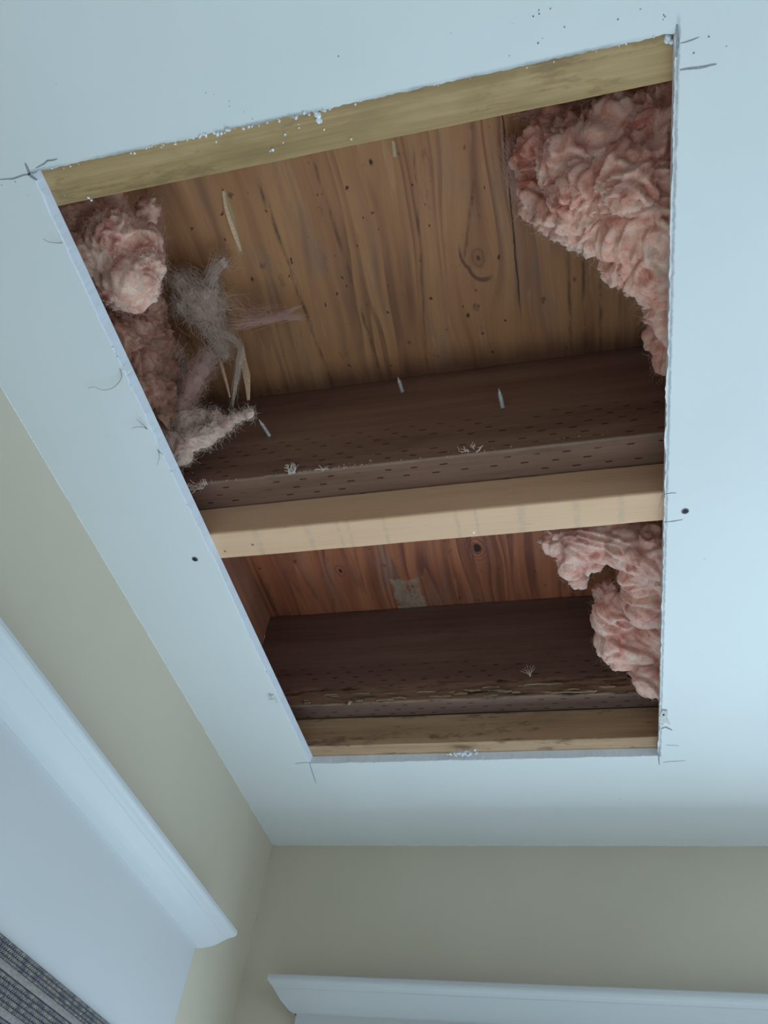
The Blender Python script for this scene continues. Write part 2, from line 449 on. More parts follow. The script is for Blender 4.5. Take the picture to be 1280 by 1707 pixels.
# ------------------------------------------------------------------ the room
def slab(name, x0, x1, y0, y1, z0, z1, m, parent=None):
    bm = bmesh.new(); box(bm, x0, x1, y0, y1, z0, z1)
    o = link(name, bm, m, parent)
    if parent is None: o['kind'] = 'structure'
    return o


RXR, RYN = 3.3, -3.2                    # right wall, near wall
slab('floor', WXL-0.1, RXR+0.1, RYN-0.1, WYF+0.1, -0.05, 0.0, M_FLOOR)


def wall_with_hole(name, plane, a0, a1, h0, h1, w0, w1, wz0, wz1, t0, t1):
    """wall made of four pieces around one opening, as one mesh"""
    bm = bmesh.new()
    for (p0, p1, q0, q1) in ((a0, w0, h0, h1), (w1, a1, h0, h1), (w0, w1, h0, wz0), (w0, w1, wz1, h1)):
        if q1 - q0 < 1e-4: continue
        if plane == 'x': box(bm, t0, t1, p0, p1, q0, q1)
        else: box(bm, p0, p1, t0, t1, q0, q1)
    bmesh.ops.remove_doubles(bm, verts=bm.verts[:], dist=1e-5)
    o = link(name, bm, M_WALL); o['kind'] = 'structure'
    return o


LWY0, LWY1, LWZ0, LWZ1 = -0.60, 1.40, 0.75, 1.89
wall_with_hole('wall_left', 'x', RYN, WYF+0.12, 0, DK+0.02, LWY0, LWY1, LWZ0, LWZ1, WXL-0.12, WXL)
FWX0, FWX1, FWZ1 = -0.54, 1.40, 1.95
wall_with_hole('wall_far', 'y', WXL, RXR+0.12, 0, DK+0.02, FWX0, FWX1, 0.0, FWZ1, WYF, WYF+0.12)
wall_with_hole('wall_right', 'x', RYN, WYF, 0, CZ, -2.5, 0.7, 0.4, 2.1, RXR, RXR+0.08)
slab('wall_near', WXL, RXR, RYN-0.1, RYN, 0, CZ, M_WALL)

# paint unevenness along the ceiling joint: thin bead of caulk
def caulk(name, pts):
    bm = bmesh.new()
    P = []
    for i in range(len(pts)-1):
        a, b = Vector(pts[i]), Vector(pts[i+1])
        nn = max(2, int((b-a).length/0.008))
        for k in range(nn):
            p = a.lerp(b, k/nn)
            P.append(p + Vector((0, 0, noise.noise(p*25)*0.0008)))
    tube(bm, P, 0.0006, n=6)
    return link(name, bm, M_CAULK, smooth=True)


for i, pts in enumerate(([(WXL, -1.0, CZ), (WXL, WYF, CZ)], [(WXL, WYF, CZ), (2.4, WYF, CZ)])):
    o = caulk('trim_%d' % (i+3), pts); o['kind'] = 'structure'
bm = bmesh.new()
tube(bm, [(WXL+0.001, WYF-0.001, z/100) for z in range(100, 244, 2)], 0.0016, n=6)
o = link('trim_5', bm, M_WALL, smooth=True); o['kind'] = 'structure'

# ------------------------------------------------------------------ ceiling with the sawn hole
def hole_loop(z, ragged, inset):
    x0, x1, y0, y1 = HX0+inset[0], HX1-inset[1], HY0+inset[2], HY1-inset[3]
    pts = []
    def edge(a, b, n_, nx, ny, s):
        for i in range(n_):
            t = i/n_
            x = a[0]+(b[0]-a[0])*t; y = a[1]+(b[1]-a[1])*t
            e = 0
            if ragged and 0 < i:
                e = noise.noise(Vector((x*40, y*40, s)))*0.0016 + noise.noise(Vector((x*160, y*160, s)))*0.0013
                e += max(0, noise.noise(Vector((x*13, y*13, s+4)))-0.2)*0.006
            pts.append((x+nx*e, y+ny*e, z))
    edge((x0, y0), (x1, y0), 260, 0, 1 if True else 0, 1.0)
    edge((x1, y0), (x1, y1), 380, -1, 0, 2.0)
    edge((x1, y1), (x0, y1), 240, 0, -1, 3.0)
    edge((x0, y1), (x0, y0), 380, 1, 0, 4.0)
    return pts


bm = bmesh.new()
lo = [bm.verts.new(p) for p in hole_loop(CZ, True, (0, 0, 0, 0))]
mid = [bm.verts.new(p) for p in hole_loop(CZ+0.0012, True, (0.0015, 0.0, 0.0, 0.0008))]
hi = [bm.verts.new(p) for p in hole_loop(CT, False, (0.0066, -0.001, 0.001, 0.0045))]
N = len(lo)
for i in range(N):
    j = (i+1) % N
    bm.faces.new((lo[i], lo[j], mid[j], mid[i])).material_index = 1
    bm.faces.new((mid[i], mid[j], hi[j], hi[i])).material_index = 1
out = [bm.verts.new(p) for p in ((WXL, RYN, CZ), (RXR, RYN, CZ), (RXR, WYF, CZ), (WXL, WYF, CZ))]
oute = [bm.edges.new((out[i], out[(i+1) % 4])) for i in range(4)]
ine = [bm.edges.get((lo[i], lo[(i+1) % N])) for i in range(N)]
bmesh.ops.triangle_fill(bm, use_beauty=True, use_dissolve=False, edges=oute+ine)
outh = [bm.verts.new(p) for p in ((WXL, RYN, CT), (RXR, RYN, CT), (RXR, WYF, CT), (WXL, WYF, CT))]
oute = [bm.edges.new((outh[i], outh[(i+1) % 4])) for i in range(4)]
ine = [bm.edges.get((hi[i], hi[(i+1) % N])) for i in range(N)]
r = bmesh.ops.triangle_fill(bm, use_beauty=True, use_dissolve=False, edges=oute+ine)
for g in r['geom']:
    if isinstance(g, bmesh.types.BMFace): g.material_index = 1
for i in range(4):
    bm.faces.new((out[i], out[(i+1) % 4], outh[(i+1) % 4], outh[i]))
ceiling = link('ceiling', bm, [M_CEIL, M_GYP]); ceiling['kind'] = 'structure'


def strip(bm, pts, w, z0=CZ-0.0004, z1=CZ+0.0004):
    """thin scored line on the ceiling"""
    pts = [Vector(p) for p in pts]
    L, R_ = [], []
    for i, p in enumerate(pts):
        d = (pts[min(i+1, len(pts)-1)] - pts[max(i-1, 0)]).normalized()
        s = Vector((-d.y, d.x, 0)); ww = w*(0.35 + 0.65*math.sin(math.pi*(i+0.6)/(len(pts)+0.2)))
        L.append((p+s*ww, p-s*ww))
    for i in range(len(L)-1):
        a, b = L[i]; c, d = L[i+1]
        q = [bm.verts.new((v.x, v.y, z)) for z in (z0, z1) for v in (a, b, d, c)]
        for f in ((0, 1, 2, 3), (7, 6, 5, 4), (0, 4, 5, 1), (1, 5, 6, 2), (2, 6, 7, 3), (3, 7, 4, 0)): bm.faces.new([q[k] for k in f])


def cpx(lst, jit=0.0006, sub=3):
    P = [at(u, v, CZ) for u, v in lst]; R_ = []
    for i in range(len(P)-1):
        for k in range(sub):
            R_.append(P[i].lerp(P[i+1], k/sub) + Vector((random.uniform(-jit, jit), random.uniform(-jit, jit), 0)))
    R_.append(P[-1]); return R_


for pts, w in (([(0, 300), (22, 298), (48, 290), (62, 286)], 0.0009), ([(42, 272), (50, 292), (62, 300)], 0.0018),
               ([(1133, 117), (1165, 113), (1194, 107)], 0.0012), ([(1128, 40), (1129, 66), (1127, 95)], 0.0018),
               ([(1135, 72), (1150, 68), (1165, 62)], 0.0006), ([(491, 1273), (505, 1271), (516, 1271)], 0.0010),
               ([(516, 1271), (521, 1288), (527, 1306)], 0.0009), ([(1103, 825), (1115, 822), (1127, 822)], 0.0007),
               ([(1104, 871), (1120, 869), (1138, 866)], 0.0009), ([(1098, 1245), (1098, 1262), (1099, 1275)], 0.0014),
               ([(1105, 1271), (1120, 1269), (1143, 1268)], 0.0008), ([(1110, 1242), (1120, 1242), (1131, 1243)], 0.0006),
               ([(1100, 1215), (1110, 1212), (1120, 1217)], 0.0022), ([(96, 265), (80, 268), (60, 280)], 0.0009)):
    bm = bmesh.new(); strip(bm, cpx(pts), w)
    link('knife_score', bm, M_CUT, ceiling)

# loose paper fibres dangling from the cut edge
for pts in ([(200, 615), (203, 628), (196, 640), (185, 648), (170, 650), (156, 645), (147, 648)],
            [(246, 716), (238, 712), (228, 712), (220, 714)], [(244, 714), (236, 706), (228, 699)],
            [(263, 750), (266, 760), (262, 775)], [(264, 752), (272, 758)],
            [(104, 405), (92, 405), (80, 403), (72, 398)], [(1104, 826), (1101, 838), (1097, 850)],
            [(456, 1158), (449, 1160), (451, 1166), (459, 1165), (461, 1172)], [(448, 1156), (453, 1163), (447, 1167)]):
    bm = bmesh.new(); P = [at(u, v, CZ-0.001-0.006*math.sin(math.pi*i/(len(pts)))) for i, (u, v) in enumerate(pts)]
    Q = []
    for i in range(len(P)-1):
        for k in range(4):
            t = k/4
            p0, p1, p2, p3 = P[max(i-1, 0)], P[i], P[i+1], P[min(i+2, len(P)-1)]
            Q.append(0.5*((2*p1)+(p2-p0)*t+(2*p0-5*p1+4*p2-p3)*t*t+(3*p1-p0-3*p2+p3)*t**3))
    Q.append(P[-1])
    tube(bm, Q, 0.0006, 0.0003, n=5)
    link('paper_fibre', bm, M_FIBRE, ceiling, smooth=True)


def crumb(bm, p, r, s):
    q = bmesh.ops.create_icosphere(bm, subdivisions=1, radius=r, matrix=Matrix.Translation(p))
    for v in q['verts']:
        v.co += (v.co - p)*noise.noise((v.co+Vector((s, 0, 0)))*300)*0.9


bm = bmesh.new()
for k in range(150):                                    # along the near cut, thickest left of its middle
    x = HX0 + random.random()*(HX1-HX0)
    dens = math.exp(-((x+0.30)/0.13)**2)
    if random.random() > 0.25 + dens: continue
    crumb(bm, Vector((x, HY0+random.uniform(-0.001, 0.003), CZ+random.uniform(-0.001, 0.002))), random.uniform(0.0005, 0.0011+0.0016*dens), k)
for k in range(60):                                     # along the left and far cuts
    if k % 2: crumb(bm, Vector((HX0+0.001, random.uniform(HY0, HY1), CZ+0.0005)), random.uniform(0.0006, 0.0015), k)
    else: crumb(bm, Vector((random.uniform(HX0, HX1), HY1-0.001, CZ+0.001)), random.uniform(0.0007, 0.0017), k)
tag(link('gypsum_crumbs', bm, M_CRUMB, ceiling, smooth=True), kind='stuff')
bm = bmesh.new()
for k in range(60):
    c0 = at(770, 1257, CZ)
    crumb(bm, c0+Vector((random.gauss(0, 0.014), random.gauss(0, 0.003), 0.003+random.uniform(-0.004, 0.004))), random.uniform(0.0015, 0.004), k)
tag(link('broken_gypsum', bm, M_CRUMB, ceiling, smooth=True), kind='stuff')
bm = bmesh.new()                                        # dust specks on the paint
for (u, v, s, k) in ((360, 160, 30, 4), (60, 310, 40, 10), (900, 50, 60, 12), (1060, 15, 25, 6), (300, 780, 40, 3), (1180, 75, 40, 3), (700, 110, 200, 5), (450, 130, 200, 4)):
    for _ in range(k):
        crumb(bm, at(u+random.gauss(0, s), v+random.gauss(0, s*0.5), CZ), random.uniform(0.0005, 0.0011), random.random()*9)
tag(link('dust_specks', bm, M_CUT, ceiling), kind='stuff')
# torn paper flap by the far right corner
bm = bmesh.new()
P = [at(u, v, CZ-0.001) for u, v in ((1098, 1196), (1104, 1183), (1112, 1184), (1112, 1196), (1120, 1214), (1109, 1212), (1100, 1218))]
top = [bm.verts.new(p + Vector((0, 0, -0.002*math.sin(i)))) for i, p in enumerate(P)]
bm.faces.new(top); e = bmesh.ops.extrude_face_region(bm, geom=bm.faces[:])
for v in e['geom']:
    if isinstance(v, bmesh.types.BMVert): v.co.z += 0.0012
link('torn_paper', bm, flat('torn_paper_grey', (0.60, 0.59, 0.57)), ceiling)
bm = bmesh.new(); crumb(bm, at(1106, 1191, CZ-0.002), 0.0022, 1); link('paper_hole', bm, M_DARK, ceiling)

# two drywall screws in their dimples
for u, v in ((325, 932), (1142, 852)):
    p = at(u, v, CZ); bm = bmesh.new()
    N_ = 20
    rings = [(0.0062, 0.0003), (0.0054, -0.0006), (0.0046, -0.0004), (0.0040, 0.0004)]
    prev = None
    for r, dz in rings:
        ring = [bm.verts.new((p.x+r*math.cos(2*math.pi*k/N_), p.y+r*math.sin(2*math.pi*k/N_), CZ+dz)) for k in range(N_)]
        if prev:
            for k in range(N_): bm.faces.new((prev[k], prev[(k+1) % N_], ring[(k+1) % N_], ring[k]))
        prev = ring
    bm.faces.new(prev)
    rim = link('screw_dimple', bm, M_CUT, ceiling)
    bm = bmesh.new()
    bmesh.ops.create_cone(bm, cap_ends=True, segments=20, radius1=0.0042, radius2=0.0036, depth=0.0012, matrix=Matrix.Translation((p.x, p.y, CZ-0.0005)))
    for a in (0, math.pi/2):
        q = bmesh.ops.create_cube(bm, size=1, matrix=Matrix.Translation((p.x, p.y, CZ-0.0011)) @ Matrix.Rotation(a+0.4, 4, 'Z') @ Matrix.Diagonal((0.004, 0.0008, 0.0003, 1)))
    link('screw_head', bm, M_DARK, ceiling)

# ------------------------------------------------------------------ trim: casings with a mitred crown
PROF = [(0.0, 0.0), (0.006, 0.0015), (0.0125, 0.0052), (0.020, 0.0102), (0.027, 0.016), (0.0325, 0.0222), (0.0385, 0.0290), (0.0425, 0.0335),
        (0.0435, 0.0355), (0.0475, 0.0390), (0.0525, 0.0425), (0.0558, 0.0465), (0.0572, 0.0500), (0.0572, 0.0560), (0.0545, 0.0590)]


def crown(name, path, zb, parent, m=M_TRIM):
    """sweep the crown profile along a wall-hugging path; path = [(x, y, outward dir x, outward dir y)]"""
    bm = bmesh.new(); rows = []
    for (x, y, ox, oy) in path:
        rows.append([bm.verts.new((x+ox*d, y+oy*d, zb+h)) for d, h in PROF] + [bm.verts.new((x, y, zb+0.0605))])
    for i in range(len(rows)-1):
        for j in range(len(rows[0])-1):
            bm.faces.new((rows[i][j], rows[i][j+1], rows[i+1][j+1], rows[i+1][j]))
    o = link(name, bm, m, parent)
    for p in o.data.polygons: p.use_smooth = False
    return o


win = empty('window_1', (WXL, LWY1, LWZ0)); win['kind'] = 'structure'
XF = WXL + 0.020
crown('crown_moulding', [(WXL+0.0005, 1.517, 0, 1), (XF, 1.517, 1, 1), (XF, -1.3, 1, -1)], 2.065, win)
bm = lumber(WXL+0.0005, XF, -1.3, 1.517, 1.864, 2.0665, r=0.001, wob=0.0002, axis='y', seg=20); link('head_casing', bm, M_TRIM, win)
bm = lumber(WXL+0.0005, XF, 1.405, 1.517, 0.66, 1.8635, r=0.001, wob=0, seg=2); link('side_casing', bm, M_TRIM, win)
bm = lumber(WXL+0.0005, XF, -0.71, -0.605, 0.66, 1.8635, r=0.001, wob=0, seg=2); link('side_casing', bm, M_TRIM, win)
bm = lumber(WXL+0.0005, XF+0.03, -0.73, 1.53, 0.63, 0.66, r=0.002, wob=0, axis='y', seg=2); link('sill', bm, M_TRIM, win)
for nm, a in (('jamb', (LWY1-0.02, LWY1, LWZ0, LWZ1-0.02)), ('jamb', (LWY0, LWY0+0.02, LWZ0, LWZ1-0.02)), ('head_jamb', (LWY0, LWY1, LWZ1-0.02, LWZ1)), ('sash_rail', (LWY0+0.02, LWY1-0.02, 1.30, 1.34))):
    bm = bmesh.new(); box(bm, WXL-0.11, WXL-0.002 if nm != 'sash_rail' else WXL-0.08, *a); link(nm, bm, M_TRIM, win)

door = empty('door_1', (FWX0, WYF, 0)); door['kind'] = 'structure'
YF = WYF - 0.022
X0F, X1F = -0.650, 1.51
crown('crown_moulding', [(X0F, WYF-0.0005, -1, 0), (X0F, YF, -1, -1), (X1F, YF, 1, -1), (X1F, WYF-0.0005, 1, 0)], 2.048, door)
bm = lumber(X0F+0.005, X1F-0.005, YF, WYF-0.0005, 1.95, 2.0495, r=0.001, wob=0.0002, seg=20); link('head_casing', bm, M_TRIM, door)
bm = lumber(X0F+0.005, FWX0-0.005, YF, WYF-0.0005, 0, 1.949, r=0.001, wob=0, seg=2); link('side_casing', bm, M_TRIM, door)
bm = lumber(FWX1+0.005, X1F-0.005, YF, WYF-0.0005, 0, 1.949, r=0.001, wob=0, seg=2); link('side_casing', bm, M_TRIM, door)
for nm, a in (('jamb', (FWX0, FWX0+0.02, 0, FWZ1-0.02)), ('jamb', (FWX1-0.02, FWX1, 0, FWZ1-0.02)), ('head_jamb', (FWX0, FWX1, FWZ1-0.02, FWZ1)), ('mullion', (0.41, 0.46, 0, FWZ1-0.02))):
    bm = bmesh.new(); box(bm, a[0], a[1], WYF+0.002, WYF+0.1, a[2], a[3]); link(nm, bm, M_TRIM, door)

# ------------------------------------------------------------------ woven shade on the left window
n = NT('woven_cord', 0.85, 0.15)
f = n.noise(n.vec(n.mul(n.x, 30.0), n.mul(n.y, 90.0), n.mul(n.z, 90.0)), 1.0, 3)
M_CORD = n.out(n.ramp(f, [(0.35, (0.14, 0.14, 0.16)), (0.5, (0.26, 0.24, 0.24)), (0.65, (0.40, 0.34, 0.28))]))
M_TAPE = flat('shade_tape', (0.25, 0.225, 0.21), 0.8)
M_BACK = flat('shade_backing', (0.05, 0.055, 0.07), 0.9)
SX = XF + 0.006
shade = empty('woven_shade', (SX, 0.4, 1.40))
tag(shade, 'grey ribbed woven window shade below the long white moulding, bottom left', 'shade')
bm = bmesh.new(); box(bm, SX-0.004, SX, -0.62, 1.42, 1.30, 1.862); link('backing', bm, M_BACK, shade)
zt = 1.862
bands = [('cord', 0.024), ('tape', 0.009), ('cord', 0.034), ('tape', 0.009), ('cord', 0.022), ('tape', 0.008), ('cord', 0.034), ('tape', 0.009), ('cord', 0.03)]
for kind, h in bands:
    z0 = zt - h
    if kind == 'tape':
        bm = lumber(SX+0.0002, SX+0.0035, -0.62, 1.42, z0, zt, r=0.001, wob=0.0004, axis='y', seg=160)
        link('tape', bm, M_TAPE, shade, smooth=True)
    else:
        bm = bmesh.new(); y = -0.3
        nrow = max(2, int(round(h/0.0062)))
        while y < 1.42:                                 # rows of knotted vertical cords
            for q in range(nrow):
                zz = zt - h*(q+0.5)/nrow
                c0 = Vector((SX+0.0014, y + (0.0024 if q % 2 else 0)+random.uniform(-0.0004, 0.0004), zz))
                hw, hh = 0.0019, h/nrow*0.47
                tp = [bm.verts.new(c0+Vector((0.0028, 0, 0)))]
                rg = [bm.verts.new(c0+Vector((-0.0012, hw*a_, hh*b_+0.25*hw*a_))) for a_, b_ in ((1, 0.4), (0.35, 1), (-1, 0.4), (-1, -0.4), (-0.35, -1), (1, -0.4))]
                for k in range(6): bm.faces.new((tp[0], rg[k], rg[(k+1) % 6]))
            y += 0.0050
        tag(link('cord_rows', bm, M_CORD, shade, smooth='keep'), kind='stuff')
    zt = z0
bm = bmesh.new()
tube(bm, [at_y(108, 1690, 1.10)]*1 + [at_y(108, 1690, 1.10)+Vector((0.002, 0.004, -0.01))], 0.0001); bm.free()

# ------------------------------------------------------------------ framing above the ceiling
def thing_board(name, label, cat, dims, m, axis='x', seed=0, origin=None, **k):
    bm = lumber(*dims, axis=axis, seed=seed, **k)
    o = link(name, bm, m, smooth=False, origin=origin or (dims[0], dims[2], dims[4]))
    return tag(o, label, cat)


XR = 0.62
thing_board('plywood_sheet', 'golden brown plywood decking with a long crack and a dark knot, above the larger opening', 'plywood',
            (WXL+0.01, XR, -0.25, 0.742, DK, DK+0.018), M_PLY_NEAR, r=0.0005, wob=0.0002)
thing_board('plywood_sheet', 'reddish plywood decking with round knots and a scraped patch, above the smaller far opening', 'plywood',
            (WXL+0.01, XR, 0.744, 1.80, DK, DK+0.018), M_PLY_FAR, r=0.0005, wob=0.0002)
thing_board('floor_joist', 'wide dark brown incised joist with screw tips sticking out, behind the pale middle strip', 'joist',
            (-0.748, XR, 0.7155, 0.800, JB, DK-0.0005), M_JOIST, seed=2, wob=0.0015, seg=140)
thing_board('floor_joist', 'wide dark joist with a rotten scraped lower edge at the far end of the opening', 'joist',
            (-0.748, XR, 1.367, 1.445, JB, DK-0.0005), M_JOIST2, seed=3, wob=0.0018, seg=140)
thing_board('nailing_strip', 'olive-stained wooden strip along the near top edge of the opening', 'wood strip',
            (-0.747, 0.50, 0.115, 0.2025, CT+0.0003, CT+0.040), M_PINE_NEAR, seed=4, r=0.002)
thing_board('nailing_strip', 'clean pale pine strip crossing the middle of the opening', 'wood strip',
            (-0.747, 0.50, 0.771, 0.831, CT+0.0003, JB-0.0025), M_PINE_MID, seed=5, r=0.004, wob=0.0008)
thing_board('nailing_strip', 'dark-stained wooden strip along the far bottom edge of the opening', 'wood strip',
            (-0.747, 0.50, 1.4165, 1.50, CT+0.0003, JB-0.0035), M_PINE_FAR, seed=6, r=0.002)
thing_board('rim_board', 'short reddish-brown board closing the left end of the small far bay', 'board',
            (WXL+0.001, -0.7485, 0.829, 1.366, CT+0.001, DK-0.001), M_RIM, axis='y', seed=7)
thing_board('rim_board', 'shadowed board behind the loose insulation at the left end of the large bay', 'board',
            (WXL+0.005, -0.7485, -0.10, 0.714, CT+0.01, DK-0.001), M_RIM, axis='y', seed=8)
thing_board('floor_joist', 'joist in shadow above the near top strip of the opening', 'joist',
            (-0.748, XR, 0.03, 0.070, JB, DK-0.0005), M_JOIST, seed=12)
thing_board('rim_board', 'shadowed board behind the insulation at the right end of the bays', 'board',
            (XR+0.001, XR+0.04, -0.2, 1.82, CT+0.01, DK+0.01), M_RIM, axis='y', seed=9)
thing_board('rim_board', 'shadowed end board of the framing beyond the far joist', 'board',
            (WXL+0.01, XR, 1.801, 1.831, CT+0.01, DK+0.01), M_RIM, seed=10)

# knots and nail marks on the strips (parts of them)
strip_mid = [o for o in COL.objects if o.name.startswith('nailing_strip')][1]
M_KNOT = flat('pine_knot', (0.33, 0.20, 0.10))
def disc(bm, p, r, axis='z', h=0.0005, asp=1.0):
    mm = Matrix.Translation(p)
    if axis == 'y': mm = mm @ Matrix.Rotation(math.pi/2, 4, 'X')
    bmesh.ops.create_cone(bm, cap_ends=True, segments=12, radius1=r, radius2=r*0.9, depth=h, matrix=mm @ Matrix.Diagonal((asp, 1, 1, 1)))
strip_near = [o for o in COL.objects if o.name.startswith('nailing_strip')][0]
for u, v, r in ((529, 192, 0.0045), (532, 200, 0.0035), (526, 186, 0.0035), (498, 213, 0.0015), (497, 208, 0.0012), (475, 224, 0.0014), (472, 238, 0.0011), (455, 250, 0.0022),
                (450, 252, 0.0015), (540, 216, 0.0012), (585, 232, 0.0018), (147, 330, 0.0022), (152, 334, 0.0016), (1112, 66, 0.0045), (1118, 70, 0.003), (420, 208, 0.002), (360, 236, 0.0015)):
    bm = bmesh.new(); crumb(bm, at(u, v, CT), r, u)
    link('plaster_spot', bm, M_CRUMB, strip_near, smooth=True)
for (u, v, r, m) in ((375, 919, 0.0022, M_KNOT), (421, 908, 0.0025, M_KNOT), (790, 888, 0.0022, M_CRUMB)):
    bm = bmesh.new(); disc(bm, at(u, v, CT+0.0003), r); link('knot' if m is M_KNOT else 'paint_spot', bm, m, strip_mid)

# ------------------------------------------------------------------ screws through the joist
def screw(u, v, L, label, dx):
    b = at_y(u, v, 0.7155)
    root = empty('wood_screw', b); tag(root, label, 'screw', None)
    r = 0.0034
    # shank with a helical thread, tip towards the camera side
    bm = bmesh.new(); n_ = 10; rings = []; S = 90
    for i in range(S+1):
        t = i/S; y = b.y + 0.004 - (L+0.004)*t
        taper = 1.0 if t < 0.72 else max(0.05, (1-t)/0.28)
        c0 = Vector((b.x + dx*t, y, b.z + 0.0))
        ring = []
        for k in range(n_):
            a = 2*math.pi*k/n_
            ph = (t*11 - k/n_) % 1.0
            rr = taper*(r*0.72 + r*0.75*max(0, 1-abs(ph-0.5)*4.5))
            ring.append(bm.verts.new(c0 + Vector((math.cos(a)*rr, 0, math.sin(a)*rr))))
        rings.append(ring)
    for i in range(S):
        for k in range(n_): bm.faces.new((rings[i][k], rings[i][(k+1) % n_], rings[i+1][(k+1) % n_], rings[i+1][k]))
    bm.faces.new(rings[0]); bm.faces.new(rings[-1][::-1])
    link('thread', bm, M_STEEL, root, smooth=True)
    bm = bmesh.new()                                    # splintered wood where it breaks through
    for k in range(7):
        a = k*0.9
        tube(bm, [b+Vector((math.cos(a)*0.003, 0.002, math.sin(a)*0.003)), b+Vector((math.cos(a)*0.005, -0.003, math.sin(a)*0.005))], 0.0009, 0.0002, n=4)
    link('splinter_ring', bm, M_JOIST, root)


screw(450, 727, 0.040, 'thin screw tip poking from the joist, leftmost of the three, next to the insulation', -0.010)
screw(671, 653, 0.034, 'short screw tip poking from the joist near the plywood, middle of the three', -0.003)
screw(838, 679, 0.040, 'threaded screw tip poking from the joist, rightmost of the three', -0.003)

# ------------------------------------------------------------------ insulation
def ins_mat(name, pale, pink, deep, seed):
    n = NT(name, 0.95, 0.05)
    w = n.noise(n.pos, 14, 2)
    v = n.vec(n.add(n.mul(n.x, 1.0), n.mul(w, 0.10)), n.add(n.y, n.mul(w, -0.07)), n.add(n.z, seed))
    f1 = n.noise(v, 22, 4, 0.6, 0.8); f2 = n.noise(v, 75, 3, 0.6)
    c = n.ramp(n.add(n.mul(f1, 0.7), n.mul(f2, 0.3)), [(0.36, deep), (0.48, pink), (0.58, tuple((a+b)/2 for a, b in zip(pink, pale))), (0.68, pale)])
    b1 = n.noise(v, 420, 4, 0.7); b2 = n.noise(v, 120, 4, 0.65)
    n.bump(n.add(b1, n.mul(b2, 1.6)), 0.38, 0.003)
    n.bsdf.inputs['Subsurface Weight'].default_value = 0.3
    n.bsdf.inputs['Subsurface Radius'].default_value = (1.0, 0.6, 0.5)
    n.bsdf.inputs['Subsurface Scale'].default_value = 0.012
    n.bsdf.inputs['Sheen Weight'].default_value = 0.15
    return n.out(c)


M_PINK = ins_mat('pink_insulation', (0.98, 0.70, 0.56), (0.93, 0.46, 0.345), (0.62, 0.20, 0.14), 0.0)
M_PINK_L = ins_mat('pale_pink_insulation', (0.98, 0.74, 0.60), (0.95, 0.53, 0.40), (0.62, 0.23, 0.17), 3.0)
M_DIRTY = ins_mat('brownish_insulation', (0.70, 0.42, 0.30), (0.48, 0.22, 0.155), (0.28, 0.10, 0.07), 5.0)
M_GREYP = ins_mat('greyish_insulation', (0.84, 0.64, 0.54), (0.72, 0.48, 0.40), (0.50, 0.29, 0.24), 8.0)
M_ROLL = ins_mat('pink_insulation_roll', (0.98, 0.74, 0.63), (0.96, 0.54, 0.44), (0.72, 0.28, 0.22), 11.0)
def strand_mat(name, col, alpha=1.0):
    n = NT(name, 0.9, 0.1)
    if alpha < 1: n.bsdf.inputs['Alpha'].default_value = alpha
    return n.out(n.mix(n.noise(n.pos, 40, 2), tuple(v*0.85 for v in col), tuple(min(1, v*1.15) for v in col)))
M_ST_PINK = strand_mat('pink_glass_fibre', (0.92, 0.56, 0.48))
M_ST_GREY = strand_mat('grey_glass_fibre', (0.97, 0.72, 0.60))
M_ST_BROWN = strand_mat('brown_glass_fibre', (0.45, 0.27, 0.2))


def fold(p, s, f, warp=1.0, ter=5.0):
    """rounded folds with sharp creases between them"""
    w = Vector((noise.noise(p*f*0.45+Vector((s, 0, 0))), noise.noise(p*f*0.45+Vector((0, s+5, 0))), noise.noise(p*f*0.45+Vector((0, 0, s+9)))))
    q = p*f + w*2.1*warp
    q = Vector((q.x*0.62, q.y*1.25, q.z*1.1))
    a = noise.noise(q+Vector((s, s, 0))); b = noise.noise(q*2.1+Vector((s, 3, s))+w)
    a = math.sqrt(a*a+0.0008); b = math.sqrt(b*b+0.002)
    c = abs(noise.noise(Vector((q.x*4.0, q.y*5.5, q.z*5.5))+w*2))
    t_ = (noise.noise(q*0.75+w*0.8+Vector((s, 7, 1)))*0.5+0.5)*ter
    f_ = t_-math.floor(t_)
    saw = (f_/0.8)**0.8 if f_ < 0.8 else 1-(f_-0.8)/0.2
    return 0.75*(saw-0.5) + 0.55*(min(1, a*2.3)**0.62 - 0.5) + 0.40*(min(1, b*2.2)**0.75 - 0.45) + 0.12*(c*2.2-0.45)


def fibres(bm, surf, count, length, rad, curl, seed, lift=0.002, segs=4):
    rnd = random.Random(seed)
    for _ in range(count):
        p, nrm = surf[rnd.randrange(len(surf))]
        d = Vector((rnd.gauss(0, 1), rnd.gauss(0, 1), rnd.gauss(0, 1)))
        d = (d - nrm*d.dot(nrm)*0.6).normalized()
        L = length*rnd.uniform(0.4, 1.3)
        pts = [p - nrm*0.001]; c = p.copy()
        for k in range(segs):
            c = c + d*L/segs + nrm*lift*(1.0 if k < segs/2 else -0.6)
            d = (d + Vector((rnd.gauss(0, 1), rnd.gauss(0, 1), rnd.gauss(0, 1)))*curl).normalized()
            pts.append(Vector((max(c.x, -0.747), c.y, min(c.z, DK-0.0005))))
        tube(bm, pts, rad, rad*0.6, n=3)


